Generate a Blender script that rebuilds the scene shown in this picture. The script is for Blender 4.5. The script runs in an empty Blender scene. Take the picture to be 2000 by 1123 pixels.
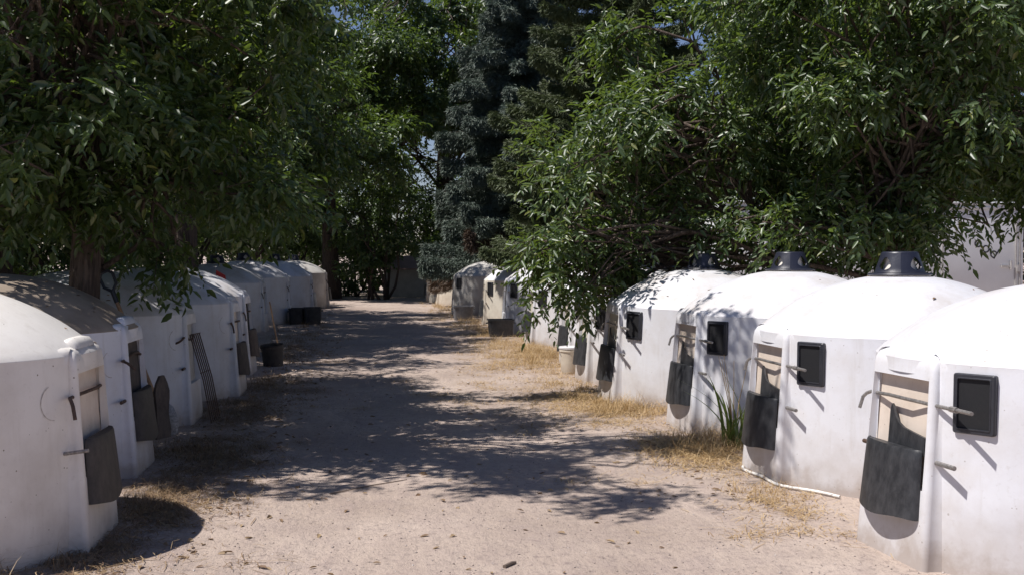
import bpy, bmesh, math, random
import numpy as np
from mathutils import Vector, Matrix
R = math.radians
PI = math.pi
scene = bpy.context.scene
col = scene.collection

# ------------------------------------------------------------------ camera
cd = bpy.data.cameras.new('camera'); cam = bpy.data.objects.new('camera', cd); col.objects.link(cam)
cd.sensor_width = 36.0; cd.lens = 40.5; cd.clip_start = 0.05; cd.clip_end = 3000
cam.location = (0, 0, 1.65)
cam.rotation_euler = (R(90 - 1.62), 0, R(-6.05))
scene.camera = cam

# ------------------------------------------------------------------ light
SUN = Vector((-0.54, -0.13, 1.0)).normalized()          # towards the sun
world = bpy.data.worlds.new('World'); scene.world = world; world.use_nodes = True
wn = world.node_tree.nodes; wl = world.node_tree.links
bg = wn['Background']; sky = wn.new('ShaderNodeTexSky'); sky.sky_type = 'NISHITA'
sky.sun_disc = False; sky.sun_elevation = math.asin(SUN.z); sky.sun_rotation = math.atan2(SUN.x, SUN.y) % (2*PI)
sky.air_density = 1.0; sky.dust_density = 0.0; sky.ozone_density = 1.2
tint = wn.new('ShaderNodeMix'); tint.data_type = 'RGBA'; tint.blend_type = 'MULTIPLY'; tint.inputs[0].default_value = 1.0
tint.inputs[7].default_value = (.97, .94, 1.14, 1); wl.new(sky.outputs[0], tint.inputs[6]); wl.new(tint.outputs[2], bg.inputs[0]); bg.inputs[1].default_value = 0.060
sd = bpy.data.lights.new('sun', 'SUN'); sd.energy = 5.0; sd.angle = R(0.53); sd.color = (1.0, 0.96, 0.92)
sun = bpy.data.objects.new('sun', sd); col.objects.link(sun)
sun.rotation_euler = SUN.to_track_quat('Z', 'Y').to_euler()
scene.view_settings.view_transform = 'Standard'; scene.view_settings.look = 'None'
scene.view_settings.exposure = 0.18; scene.view_settings.gamma = 1.0
scene.cycles.max_bounces = 6; scene.cycles.diffuse_bounces = 3; scene.cycles.transmission_bounces = 3
scene.cycles.transparent_max_bounces = 4

# ------------------------------------------------------------------ helpers
def tag(o, label=None, cat=None, group=None, kind=None):
    if label: o['label'] = label
    if cat: o['category'] = cat
    if group: o['group'] = group
    if kind: o['kind'] = kind
    return o

def empty(name, loc=(0, 0, 0), rz=0.0):
    o = bpy.data.objects.new(name, None); col.objects.link(o)
    o.location = loc; o.rotation_euler = (0, 0, rz); o.empty_display_size = 0.2
    return o

def mesh_obj(name, V, F, mat, parent=None, smooth=True, sharp=None):
    me = bpy.data.meshes.new(name)
    me.from_pydata([tuple(v) for v in V], [], [tuple(f) for f in F])
    me.update()
    if smooth:
        me.polygons.foreach_set('use_smooth', [True]*len(me.polygons))
        if sharp is not None: me.set_sharp_from_angle(angle=R(sharp))
    me.materials.append(mat)
    o = bpy.data.objects.new(name, me); col.objects.link(o)
    if parent: o.parent = parent
    return o

class MB:
    def __init__(s): s.V = []; s.F = []
    def add(s, V, F):
        n = len(s.V); s.V += [tuple(v) for v in V]; s.F += [tuple(i+n for i in f) for f in F]
    def box(s, c, d, rot=None):
        x, y, z = d[0]/2, d[1]/2, d[2]/2
        P = [Vector((a*x, b*y, e*z)) for a in (-1, 1) for b in (-1, 1) for e in (-1, 1)]
        if rot is not None: P = [rot @ p for p in P]
        P = [p + Vector(c) for p in P]
        s.add(P, [(0,1,3,2),(4,6,7,5),(0,4,5,1),(2,3,7,6),(0,2,6,4),(1,5,7,3)])
    def bbox(s, c, d, b=0.01, rot=None):
        bm = bmesh.new(); bmesh.ops.create_cube(bm, size=1.0)
        bmesh.ops.scale(bm, vec=d, verts=bm.verts)
        bmesh.ops.bevel(bm, geom=bm.edges[:], offset=b, segments=2, affect='EDGES', profile=0.5)
        if rot is not None: bmesh.ops.transform(bm, matrix=rot.to_4x4(), verts=bm.verts)
        bmesh.ops.translate(bm, vec=c, verts=bm.verts)
        bm.verts.index_update()
        s.add([v.co.copy() for v in bm.verts], [[v.index for v in f.verts] for f in bm.faces]); bm.free()
    def tube(s, pts, rad, n=8, caps=True):
        pts = [Vector(p) for p in pts]
        if not hasattr(rad, '__len__'): rad = [rad]*len(pts)
        rings = []; up = None
        for i, p in enumerate(pts):
            t = (pts[min(i+1, len(pts)-1)] - pts[max(i-1, 0)]).normalized()
            if up is None:
                up = Vector((0, 0, 1)) if abs(t.z) < .9 else Vector((1, 0, 0))
            a = t.cross(up).normalized(); b = a.cross(t).normalized(); up = b
            rings.append([p + (a*math.cos(2*PI*k/n) + b*math.sin(2*PI*k/n))*rad[i] for k in range(n)])
        V = [v for r in rings for v in r]; F = []
        for i in range(len(rings)-1):
            for k in range(n):
                F.append((i*n+k, i*n+(k+1) % n, (i+1)*n+(k+1) % n, (i+1)*n+k))
        if caps: F.append(tuple(range(n-1, -1, -1))); F.append(tuple((len(rings)-1)*n+k for k in range(n)))
        s.add(V, F)
    def lathe(s, prof, n=48, c=(0, 0, 0), cap0=False, cap1=False):
        V = []; F = []
        for (r, z) in prof:
            for k in range(n):
                a = 2*PI*k/n; V.append((c[0]+r*math.cos(a), c[1]+r*math.sin(a), c[2]+z))
        for i in range(len(prof)-1):
            for k in range(n):
                F.append((i*n+k, i*n+(k+1) % n, (i+1)*n+(k+1) % n, (i+1)*n+k))
        if cap0: F.append(tuple(range(n-1, -1, -1)))
        if cap1: F.append(tuple((len(prof)-1)*n+k for k in range(n)))
        s.add(V, F)
    def build(s, name, mat, parent=None, smooth=True, sharp=35):
        return mesh_obj(name, s.V, s.F, mat, parent, smooth, sharp)

def children_of(o): return [c for c in bpy.data.objects if c.parent == o]
def copy_tree(o, parent=None, kids=None):
    c = o.copy(); col.objects.link(c)
    if parent: c.parent = parent
    for ch in children_of(o): copy_tree(ch, c)
    return c

# ------------------------------------------------------------------ materials
def new_mat(name):
    m = bpy.data.materials.new(name); m.use_nodes = True
    nt = m.node_tree; b = nt.nodes['Principled BSDF']
    return m, nt, b
def node(nt, t, **kw):
    n = nt.nodes.new(t)
    for k, v in kw.items(): setattr(n, k, v)
    return n
def noise(nt, vec, scale, detail=4, rough=0.55, dist=0.0):
    n = node(nt, 'ShaderNodeTexNoise'); n.inputs['Scale'].default_value = scale
    n.inputs['Detail'].default_value = detail; n.inputs['Roughness'].default_value = rough
    n.inputs['Distortion'].default_value = dist
    if vec is not None: nt.links.new(vec, n.inputs['Vector'])
    return n.outputs['Fac']
def ramp(nt, fac, stops):
    n = node(nt, 'ShaderNodeValToRGB'); e = n.color_ramp.elements
    while len(e) < len(stops): e.new(0.5)
    for i, (p, c) in enumerate(stops):
        e[i].position = p; e[i].color = (c[0], c[1], c[2], 1) if hasattr(c, '__len__') else (c, c, c, 1)
    nt.links.new(fac, n.inputs[0]); return n.outputs[0]
def mixc(nt, fac, a, b, mode='MIX'):
    n = node(nt, 'ShaderNodeMix', data_type='RGBA', blend_type=mode)
    for s, v in ((n.inputs[0], fac), (n.inputs[6], a), (n.inputs[7], b)):
        if hasattr(v, 'links') or hasattr(v, 'is_linked'): nt.links.new(v, s)
        elif hasattr(v, '__len__'): s.default_value = (v[0], v[1], v[2], 1)
        else: s.default_value = v
    return n.outputs[2]
def math_n(nt, op, a, b=0.0, clamp=False):
    n = node(nt, 'ShaderNodeMath', operation=op); n.use_clamp = clamp
    for s, v in ((n.inputs[0], a), (n.inputs[1], b)):
        if hasattr(v, 'is_linked'): nt.links.new(v, s)
        else: s.default_value = v
    return n.outputs[0]
def bump(nt, h, strength, dist, b):
    n = node(nt, 'ShaderNodeBump'); n.inputs['Strength'].default_value = strength
    n.inputs['Distance'].default_value = dist; nt.links.new(h, n.inputs['Height'])
    nt.links.new(n.outputs[0], b.inputs['Normal'])
def mapping(nt, src, sc=(1, 1, 1)):
    n = node(nt, 'ShaderNodeMapping'); n.inputs['Scale'].default_value = sc
    nt.links.new(src, n.inputs['Vector']); return n.outputs[0]

def plastic_mat(name, base, dirt, dirt_lo, dirt_hi, speck=0.0, foot=0.8, rough=0.42):
    """weathered rotomoulded plastic: blotchy dirt, streaks, soil splashed on the foot, specks"""
    m, nt, b = new_mat(name)
    tc = node(nt, 'ShaderNodeTexCoord'); geo = node(nt, 'ShaderNodeNewGeometry')
    pos = geo.outputs['Position']; ob = tc.outputs['Object']
    n1 = noise(nt, pos, 2.3, 6, 0.62); f1 = ramp(nt, n1, [(dirt_lo, 0.0), (dirt_hi, 1.0)])
    c = mixc(nt, f1, base, dirt)
    st = noise(nt, mapping(nt, pos, (7, 7, .7)), 1.6, 5, .6)
    c = mixc(nt, ramp(nt, st, [(.56, 0.0), (.78, .30)]), c, (.42, .36, .29))
    fine = noise(nt, pos, 34, 3, .6)
    c = mixc(nt, ramp(nt, fine, [(.60, 0.0), (.80, .22)]), c, (.36, .30, .24))
    sep = node(nt, 'ShaderNodeSeparateXYZ'); nt.links.new(pos, sep.inputs[0])
    h = math_n(nt, 'ADD', sep.outputs[2], math_n(nt, 'MULTIPLY', math_n(nt, 'SUBTRACT', noise(nt, pos, 5, 5, .65), .5), .5))
    c = mixc(nt, ramp(nt, h, [(.02, foot), (.16, foot*.42), (.45, 0.0)]), c, (.34, .27, .22))
    if speck:
        v = node(nt, 'ShaderNodeTexVoronoi'); v.inputs['Scale'].default_value = 17; nt.links.new(pos, v.inputs['Vector'])
        sz = math_n(nt, 'MULTIPLY', noise(nt, pos, 9, 1), .20)
        d = math_n(nt, 'LESS_THAN', v.outputs['Distance'], math_n(nt, 'SUBTRACT', sz, .045))
        c = mixc(nt, math_n(nt, 'MULTIPLY', d, speck), c, (.20, .15, .10))
    nt.links.new(c, b.inputs['Base Color'])
    b.inputs['Roughness'].default_value = rough
    nt.links.new(ramp(nt, n1, [(.3, rough-.06), (.7, rough+.2)]), b.inputs['Roughness'])
    bump(nt, math_n(nt, 'ADD', noise(nt, pos, 3.0, 2), math_n(nt, 'MULTIPLY', noise(nt, pos, 60, 2), .05)), .35, .02, b)
    return m
M = {}
M['white'] = plastic_mat('white_plastic', (.735, .735, .765), (.60, .565, .545), .44, .78, .45, .75)
M['roof_white'] = plastic_mat('darker_roof_plastic', (.68, .675, .70), (.50, .46, .43), .44, .74, .6, .3)  # base darkened against sun blow-out on the domes; dirt and specks are heavier
M['speck'] = plastic_mat('speckled_plastic', (.80, .76, .71), (.64, .59, .53), .42, .78, .9, .6)  # base raised and warmed in place of ground bounce light, under dark specks
M['cream'] = plastic_mat('cream_plastic', (.72, .66, .56), (.50, .43, .34), .42, .75, .6, .6)
M['brown_roof'] = plastic_mat('dirty_plastic', (.36, .29, .225), (.20, .155, .115), .35, .68, .5, .1, .6)
M['greyish'] = plastic_mat('grey_plastic', (.56, .54, .51), (.36, .33, .29), .40, .72, .6, .7)  # greyer base and darker blotches than the white plastic
M['panel'] = plastic_mat('panel_plastic', (.72, .62, .53), (.50, .40, .31), .40, .76, .8, .1)

def black_mat(name, base, scuff, rough=.5, amt=.8):
    m, nt, b = new_mat(name)
    geo = node(nt, 'ShaderNodeNewGeometry'); pos = geo.outputs['Position']
    n1 = noise(nt, mapping(nt, pos, (9, 9, 5)), 2.2, 8, .72)
    n2 = noise(nt, mapping(nt, pos, (40, 40, 6)), 2.0, 5, .65)
    f = math_n(nt, 'MULTIPLY', ramp(nt, n1, [(.38, 0.0), (.72, 1.0)]), amt)
    f = math_n(nt, 'ADD', f, math_n(nt, 'MULTIPLY', ramp(nt, n2, [(.62, 0.0), (.72, 1.0)]), .5*amt), True)
    nt.links.new(mixc(nt, f, base, scuff), b.inputs['Base Color'])
    b.inputs['Roughness'].default_value = rough
    bump(nt, n1, .2, .01, b)
    return m
M['black'] = black_mat('black_feeder_plastic', (.020, .021, .024), (.075, .075, .08), .46, .7)
M['black_brown'] = black_mat('dusty_black_plastic', (.032, .028, .027), (.085, .072, .064), .6)
M['frame'] = black_mat('black_frame_plastic', (.022, .023, .030), (.06, .06, .068), .38, .5)
M['navy'] = black_mat('navy_vent_plastic', (.016, .018, .032), (.034, .036, .052), .40, .5)
M['pit'] = black_mat('dark_cover_and_inside', (.006, .006, .008), (.010, .010, .012), .7, .4)  # black window cover; as door panel it paints the shade inside a doorway
M['grey_tub'] = black_mat('grey_tub_plastic', (.10, .105, .12), (.24, .23, .23), .55)
M['wood_board'] = black_mat('weathered_board', (.06, .048, .042), (.15, .115, .09), .8)
M['red'] = black_mat('red_plastic', (.42, .018, .018), (.5, .06, .05), .45, .3)

def simple(name, c, rough=.5, metal=0.0, var=.25, sc=12):
    m, nt, b = new_mat(name)
    geo = node(nt, 'ShaderNodeNewGeometry')
    n = noise(nt, geo.outputs['Position'], sc, 5, .6)
    lo = tuple(x*(1-var) for x in c); hi = tuple(min(1, x*(1+var)) for x in c)
    nt.links.new(ramp(nt, n, [(.3, lo), (.7, hi)]), b.inputs['Base Color'])
    b.inputs['Roughness'].default_value = rough; b.inputs['Metallic'].default_value = metal
    return m
M['rust'] = simple('rusty_rod', (.10, .062, .045), .65, .3, .5, 60)
M['steel'] = simple('dull_steel', (.30, .28, .265), .45, .6, .4, 60)
M['shaft'] = simple('wooden_shaft', (.36, .22, .12), .6, 0, .3, 30)
M['scuff'] = simple('rubbed_scuff', (.50, .45, .41), .7, 0, .3, 40)
M['hose'] = simple('white_hose', (.72, .70, .66), .5, 0, .15, 20)
M['liner'] = simple('vent_liner', (.80, .75, .67), .5, 0, .12, 20)
M['trailer'] = simple('white_sheet_metal', (.70, .71, .72), .4, 0, .06, 2)
M['trailer_trim'] = simple('grey_trim', (.42, .40, .39), .5, 0, .2, 8)
M['ink'] = simple('black_lettering', (.02, .02, .025), .5, 0, .3, 20)
M['shed_wall'] = simple('grey_boards', (.40, .39, .36), .8, 0, .2, 3)
M['shed_roof'] = simple('brownish_roof', (.32, .21, .19), .8, 0, .15, 3)
M['tyre'] = simple('tyre_rubber', (.02, .02, .02), .8, 0, .2, 20)

def bark_mat(name, c1, c2, sc=1.0):
    m, nt, b = new_mat(name)
    geo = node(nt, 'ShaderNodeNewGeometry')
    v = mapping(nt, geo.outputs['Position'], (16*sc, 16*sc, 2.6*sc))
    n1 = noise(nt, v, 1.6, 6, .65, .6)
    nt.links.new(ramp(nt, n1, [(.32, c1), (.66, c2)]), b.inputs['Base Color'])
    b.inputs['Roughness'].default_value = .9
    bump(nt, n1, 1.0, .05, b)
    return m
M['bark'] = bark_mat('ash_bark', (.045, .032, .026), (.19, .14, .11))
M['bark_dark'] = bark_mat('dark_bark', (.03, .022, .02), (.10, .075, .06))
M['twig'] = simple('grey_twig', (.16, .12, .095), .85, 0, .3, 20)

def leaf_mat(name, stops, rough=.38, trans=.22, tcol=(.16, .24, .03)):
    m, nt, b = new_mat(name)
    geo = node(nt, 'ShaderNodeNewGeometry')
    c = ramp(nt, geo.outputs['Random Per Island'], stops)
    nt.links.new(c, b.inputs['Base Color']); b.inputs['Roughness'].default_value = rough
    b.inputs['Specular IOR Level'].default_value = .7
    tr = node(nt, 'ShaderNodeBsdfTranslucent'); tr.inputs[0].default_value = (*tcol, 1)
    mx = node(nt, 'ShaderNodeMixShader'); mx.inputs[0].default_value = trans
    nt.links.new(b.outputs[0], mx.inputs[1]); nt.links.new(tr.outputs[0], mx.inputs[2])
    nt.links.new(mx.outputs[0], nt.nodes['Material Output'].inputs[0])
    return m
M['ash_leaf'] = leaf_mat('ash_leaves', [(0, (.030, .055, .020)), (.5, (.056, .094, .034)), (.92, (.088, .130, .046)), (1, (.19, .19, .05))], .40, .28, (.23, .34, .04))
M['dark_leaf'] = leaf_mat('elm_leaves', [(0, (.028, .050, .018)), (.6, (.050, .085, .029)), (1, (.080, .124, .042))], .42, .28, (.21, .32, .04))
M['pale_leaf'] = leaf_mat('pale_leaves', [(0, (.05, .075, .03)), (.6, (.075, .105, .045)), (1, (.11, .14, .06))], .5, .25, (.16, .22, .05))
M['blue_needle'] = leaf_mat('blue_spruce_needles', [(0, (.085, .122, .095)), (.6, (.138, .180, .142)), (1, (.21, .255, .20))], .55, .05, (.06, .09, .08))
M['green_needle'] = leaf_mat('green_conifer_needles', [(0, (.075, .105, .042)), (.6, (.12, .155, .062)), (1, (.17, .20, .09))], .55, .08, (.09, .12, .03))
M['dead_needle'] = leaf_mat('dead_brown_needles', [(0, (.07, .05, .038)), (.6, (.12, .085, .06)), (1, (.19, .125, .08))], .7, .1, (.2, .1, .04))
M['straw'] = leaf_mat('dry_straw', [(0, (.30, .185, .085)), (.5, (.47, .32, .15)), (1, (.62, .46, .25))], .6, .2, (.5, .35, .15))
M['brown_straw'] = leaf_mat('old_straw', [(0, (.16, .09, .05)), (.5, (.26, .17, .09)), (1, (.38, .27, .15))], .7, .15, (.3, .2, .1))
M['weed'] = leaf_mat('green_weed', [(0, (.08, .13, .03)), (1, (.18, .24, .06))], .5, .3, (.25, .35, .06))

def ground_mat():
    m, nt, b = new_mat('packed_dirt')
    geo = node(nt, 'ShaderNodeNewGeometry'); pos = geo.outputs['Position']
    n1 = noise(nt, pos, .55, 6, .62); n2 = noise(nt, mapping(nt, pos, (2.2, .8, 1)), 2.0, 6, .66)
    n3 = noise(nt, pos, 22, 6, .72); n4 = noise(nt, pos, 75, 4, .65); n5 = noise(nt, pos, 6, 6, .7)
    c = ramp(nt, n1, [(.34, (.36, .280, .230)), (.52, (.455, .363, .302)), (.70, (.53, .43, .365))])
    c = mixc(nt, ramp(nt, n2, [(.46, 0.0), (.68, .55)]), c, (.34, .262, .232))
    c = mixc(nt, ramp(nt, n5, [(.50, 0.0), (.72, .5)]), c, (.31, .245, .22))
    c = mixc(nt, ramp(nt, n3, [(.34, .75), (.47, 0.0)]), c, (.25, .195, .175))
    c = mixc(nt, ramp(nt, n4, [(.62, 0.0), (.74, .45)]), c, (.60, .51, .45))
    c = mixc(nt, ramp(nt, n4, [(.30, .8), (.40, 0.0)]), c, (.18, .14, .13))
    nt.links.new(c, b.inputs['Base Color']); b.inputs['Roughness'].default_value = .95
    h = math_n(nt, 'ADD', math_n(nt, 'MULTIPLY', n3, .5), math_n(nt, 'MULTIPLY', n4, .25))
    h = math_n(nt, 'ADD', h, math_n(nt, 'MULTIPLY', n2, 1.6))
    bump(nt, h, .8, .035, b)
    return m
M['ground'] = ground_mat()
M['pebble'] = leaf_mat('pebbles', [(0, (.09, .075, .07)), (.4, (.24, .19, .17)), (.9, (.46, .40, .37)), (1, (.70, .66, .62))], .9, 0.0)

# ------------------------------------------------------------------ ground
rng = np.random.default_rng(7)
def vnoise(x, y, seed=0):
    s = 0
    for i, (f, a) in enumerate(((.35, 1), (.9, .5), (2.1, .28), (4.7, .12))):
        s = s + a*np.sin(f*x*1.7 + 1.3*i + seed + 1.7*np.sin(f*y*1.1 + i))*np.cos(f*y*1.5 + .7*i - seed + 1.3*np.sin(f*x*.9+2*i))
    return s
def gz(x, y):
    """height of the ground at x, y: nearly flat with two shallow wheel ruts"""
    x = np.asarray(x, float); y = np.asarray(y, float)
    fade = np.clip((60-np.hypot(x, y))/40, 0, 1)
    return .011*vnoise(x, y)*fade - .018*np.exp(-((x+.35)/.35)**2)*fade - .018*np.exp(-((x-1.3)/.35)**2)*fade + .01*fade*np.exp(-((np.abs(x-.45)-2.1)/.5)**2)
xs = np.concatenate([[-1500, -300, -90, -40, -20, -12, -8], np.arange(-6, 7.01, .09), [8, 10, 14, 22, 40, 90, 300, 1500]])
ys = np.concatenate([[-300, -60, -15, -4, 0], np.arange(2, 16, .09), np.arange(16, 50, .4), [54, 60, 75, 100, 150, 300, 900, 2000]])
X, Y = np.meshgrid(xs, ys); Z = gz(X, Y)
V = np.stack([X.ravel(), Y.ravel(), Z.ravel()], 1); nx = len(xs)
I = (np.arange(len(ys)-1)[:, None]*nx + np.arange(nx-1)[None, :]).ravel()
F = np.stack([I, I+1, I+nx+1, I+nx], 1)
def np_mesh(name, V, F, mat, parent=None, smooth=False):
    me = bpy.data.meshes.new(name); nv, nf, k = len(V), len(F), F.shape[1]
    me.vertices.add(nv); me.vertices.foreach_set('co', np.ascontiguousarray(V, np.float32).ravel())
    me.loops.add(nf*k); me.loops.foreach_set('vertex_index', np.ascontiguousarray(F, np.int32).ravel())
    me.polygons.add(nf); me.polygons.foreach_set('loop_start', np.arange(0, nf*k, k, dtype=np.int32))
    me.polygons.foreach_set('loop_total', np.full(nf, k, np.int32))
    if smooth: me.polygons.foreach_set('use_smooth', np.ones(nf, bool))
    me.update(calc_edges=True); me.validate()
    me.materials.append(mat)
    o = bpy.data.objects.new(name, me); col.objects.link(o)
    if parent: o.parent = parent
    return o
g = np_mesh('ground', V, F, M['ground'], smooth=True); tag(g, 'packed pinkish dirt lane and yard', None, None, 'structure')

# ------------------------------------------------------------------ calf hutch
HW = lambda z: .365 - .045*z
FX = lambda z: 1.122 - .075*z
def wall_mb():
    m = MB(); m.lathe([(1.088, -.03), (1.084, .08), (1.075, .38), (1.066, .70), (1.055, 1.02), (1.052, 1.06), (1.0515, 1.0895)], 96)
    m.F = [f for f in m.F if not (f[0]//96 in (1, 2, 3) and (f[0] % 96 < 4 or f[0] % 96 >= 92))]   # doorway
    return m
def roof_mb():
    m = MB(); Rr = 1.053; H = .415; S = (Rr*Rr+H*H)/(2*H); a0 = math.asin(Rr/S)
    prof = [(1.0515, 1.0895), (1.0518, 1.092), (1.050, 1.0955)]
    for i in range(1, 20):
        a = a0*(1-i/20); r = S*math.sin(a); z = 1.095 + H - S*(1-math.cos(a)); prof.append((r, z))
    m.lathe(prof, 96, cap1=True); return m
def pod_mb():
    """the moulded entrance that stands proud of the wall, with an open doorway"""
    zs = [-.03, .10, .25, .42, .50, .60, .70, .80, .90, .995, 1.045, 1.085, 1.115, 1.132, 1.138]
    ins = [0]*11 + [.006, .022, .05, .085]
    yo = .300
    rows = []
    for z, q in zip(zs, ins):
        hw = HW(min(z, 1.05)) - q; fx = FX(min(z, 1.05)) - q; c = .034
        half = [(.93, hw+.09), (.985, hw+.050), (1.005, hw+.016), (fx-c-.012, hw-.002)]
        for k in range(6):
            a = PI/2*(1-k/5); half.append((fx-c+c*math.cos(a), hw-c+c*math.sin(a)))
        half.append((fx, min(yo, hw-c-.002))); half.append((fx, .12))
        row = half + [(x, -y) for (x, y) in reversed(half)]
        rows.append([(x, y, z) for x, y in row])
    n = len(rows[0]); m = MB(); V = [p for r in rows for p in r]; F = []
    ia = 10; ib = n-1-10; z0, z1 = 3, 9
    for i in range(len(rows)-1):
        for k in range(n-1):
            if ia <= k < ib and z0 <= i < z1: continue
            F.append((i*n+k+1, i*n+k, (i+1)*n+k, (i+1)*n+k+1))
    F.append(tuple((len(rows)-1)*n+k for k in range(n-1, -1, -1)))
    m.add(V, F)
    # reveal
    loop = [rows[i][ia] for i in range(z0, z1+1)] + [rows[z1][k] for k in range(ia+1, ib)] + \
           [rows[i][ib] for i in range(z1, z0-1, -1)] + [rows[z0][k] for k in range(ib-1, ia, -1)]
    L = len(loop); V = list(loop) + [(x-.052, y*.985, z) for x, y, z in loop]
    m.add(V, [(k, (k+1) % L, L+(k+1) % L, L+k) for k in range(L)])
    return m
def handle_mb():
    m = MB()     # moulded grip that bridges dome and entrance top
    prof = [(.90, 1.125), (.925, 1.172), (.955, 1.183), (.990, 1.178), (1.012, 1.150), (1.02, 1.125)]
    V = []; ys_ = [-.20, -.185, -.10, .10, .185, .20]; sc = [.55, .9, 1, 1, .9, .55]
    for y, s in zip(ys_, sc):
        for x, z in prof: V.append((.96+(x-.96)*(.7+.3*s), y, 1.12+(z-1.12)*s))
    n = len(prof); F = []
    for i in range(len(ys_)-1):
        for k in range(n-1): F.append((i*n+k, i*n+k+1, (i+1)*n+k+1, (i+1)*n+k))
    F.append(tuple(range(n-1, -1, -1))); F.append(tuple((len(ys_)-1)*n+k for k in range(n)))
    m.add(V, F); return m
def panel_mb():
    m = MB(); V = []; nz = 6
    for i in range(nz):
        z = .415 + (1.0-.415)*i/(nz-1)
        for y in (-.300, 0, .300): V.append((FX(z)-.047, y, z))
    F = [(i*3+k, i*3+k+1, i*3+k+4, i*3+k+3) for i in range(nz-1) for k in range(2)]
    n = len(V); V += [(x-.02, y, z) for x, y, z in V]; F += [tuple(reversed([i+n for i in f])) for f in F]
    m.add(V, F); return m
def feeder_mb(zt=.630, zb=.255, w0=.278, w1=.292, p0=.068, p1=.090):
    """black hood that hangs over the lower half of the doorway, open below"""
    m = MB(); K = 20
    def sec(z, w, p, e=2.1):
        x0 = FX(z)+.002; out = []
        for k in range(K+1):
            t = PI*(k/K) - PI/2
            cx, sy = math.cos(t), math.sin(t)
            out.append((x0 + p*abs(cx)**(2/e), w*math.copysign(abs(sy)**(2/e), sy), z))
        return out
    S = [sec(zt-.004, w0*.93, p0*.84), sec(zt, w0*.965, p0*.93), sec(zt-.012, w0, p0)]
    for i in range(1, 9):
        t = i/8; S.append(sec(zt-.012 + (zb-zt+.012)*t, w0+(w1-w0)*t, p0+(p1-p0)*t**.8))
    S = [[(x, y, z - (.012*math.cos(3.1*y/.26+.6) if j == len(S)-1 else 0)) for x, y, z in s] for j, s in enumerate(S)]
    inn = [[(FX(z)+.002+(x-FX(z)-.002)*.90, y*.94, z) for x, y, z in s] for s in (S[-1], S[-2], S[5], S[3])]
    rows = S + inn
    V = [p for s in rows for p in s]; n = K+1; F = []
    for i in range(len(rows)-1):
        for k in range(K): F.append((i*n+k, i*n+k+1, (i+1)*n+k+1, (i+1)*n+k))
    F.append(tuple(range(n-1, -1, -1))); F.append(tuple((len(rows)-1)*n+k for k in range(n)))
    m.add(V, F); return m
def divider_mb():
    P = [(-.10, .60), (-.10, .80), (-.088, .835), (-.07, .82), (-.04, .775), (.0, .742), (.06, .722), (.14, .712), (.285, .695), (.285, .60)]
    m = MB(); n = len(P); V = [(FX(z)-.022+.006*math.sin(y*7), y, z) for y, z in P] + [(FX(z)-.008+.006*math.sin(y*7), y, z) for y, z in P]
    m.add(V, [tuple(range(n)), tuple(range(2*n-1, n-1, -1))] + [(k, n+k, n+(k+1) % n, (k+1) % n) for k in range(n)]); return m
def crank_mb(near=.34, far=.10, drop=.10):
    m = MB(); x = FX(.87)-.030
    m.tube([(x, .30+near, 0), (x, .27, 0), (x+.012, .2, .004), (x+.036, .08, .010), (x+.034, -.1, .012), (x+.01, -.24, .004), (x, -.31, 0),
            (x, -.30-far*.6, 0), (x+.015, -.30-far*.85, -.012), (x+.03, -.30-far, -drop*.35), (x+.045, -.30-far*1.1, -drop)], .0105, 8)
    m.tube([(x, .30+near*.45, 0), (x, .30+near*.62, 0)], .016, 8)
    return m
def pin_mb(l, sgn=1):
    m = MB(); x = FX(.575)-.045; m.tube([(x, sgn*.28, 0), (x, sgn*(.345+l), 0)], .0125, 10); return m
def pin_side_mb():
    m = MB(); m.tube([(.98, -.372, -.012), (1.00, -.385, -.008), (1.13, -.402, .012)], .0105, 10); return m
def scuff_mb():
    m = MB(); V = []; n = 26
    for k in range(n):
        ph = R(112+158*k/(n-1)+4*math.sin(k)); w = .0035*(.4+.6*abs(math.sin(k*.8)))
        for rr in (.095-w, .095+w):
            a = R(-25) - rr*math.cos(ph+PI)/1.06; z = .855 + rr*math.sin(ph); r_ = 1.0645 - .03*(z-.70)*1.05 + .0035
            V.append((r_*math.cos(a), r_*math.sin(a), z))
    m.add(V, [(2*k, 2*k+1, 2*k+3, 2*k+2) for k in range(n-1)]); return m
WA = R(29)
def win_matrix():
    c = Vector((1.064*math.cos(WA), 1.064*math.sin(WA), .90))
    nrm = Vector((math.cos(WA), math.sin(WA), .018)).normalized(); tx = Vector((-math.sin(WA), math.cos(WA), 0)); up = nrm.cross(tx)
    return Matrix((tx, up, nrm)).transposed(), c
def window_mb():
    m = MB(); Rm, c = win_matrix(); w, h = .113, .153
    def loop(hx, hy, r, z):
        out = []
        for (sx, sy, a0) in ((1, 1, 0), (-1, 1, 90), (-1, -1, 180), (1, -1, 270)):
            for k in range(4):
                a = R(a0+30*k); out.append((sx*(hx-r)+r*math.cos(a), sy*(hy-r)+r*math.sin(a), z))
        return out
    rows = [loop(w, h, .014, -.03), loop(w, h, .014, .010), loop(w-.006, h-.006, .012, .017), loop(w-.019, h-.019, .010, .017),
            loop(w-.022, h-.022, .009, .021), loop(w-.026, h-.026, .008, .021), loop(w-.028, h-.028, .008, .005)]
    n = 16; V = [Rm @ Vector(p)+c for r in rows for p in r]; F = []
    for i in range(len(rows)-1):
        for k in range(n): F.append((i*n+k, i*n+(k+1) % n, (i+1)*n+(k+1) % n, (i+1)*n+k))
    m.add(V, F); return m
def pane_mb():
    m = MB(); Rm, c = win_matrix(); m.box(Rm @ Vector((0, 0, .0045))+c, (.176, .256, .008), Rm); return m
APEX = 1.095+.415
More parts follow.
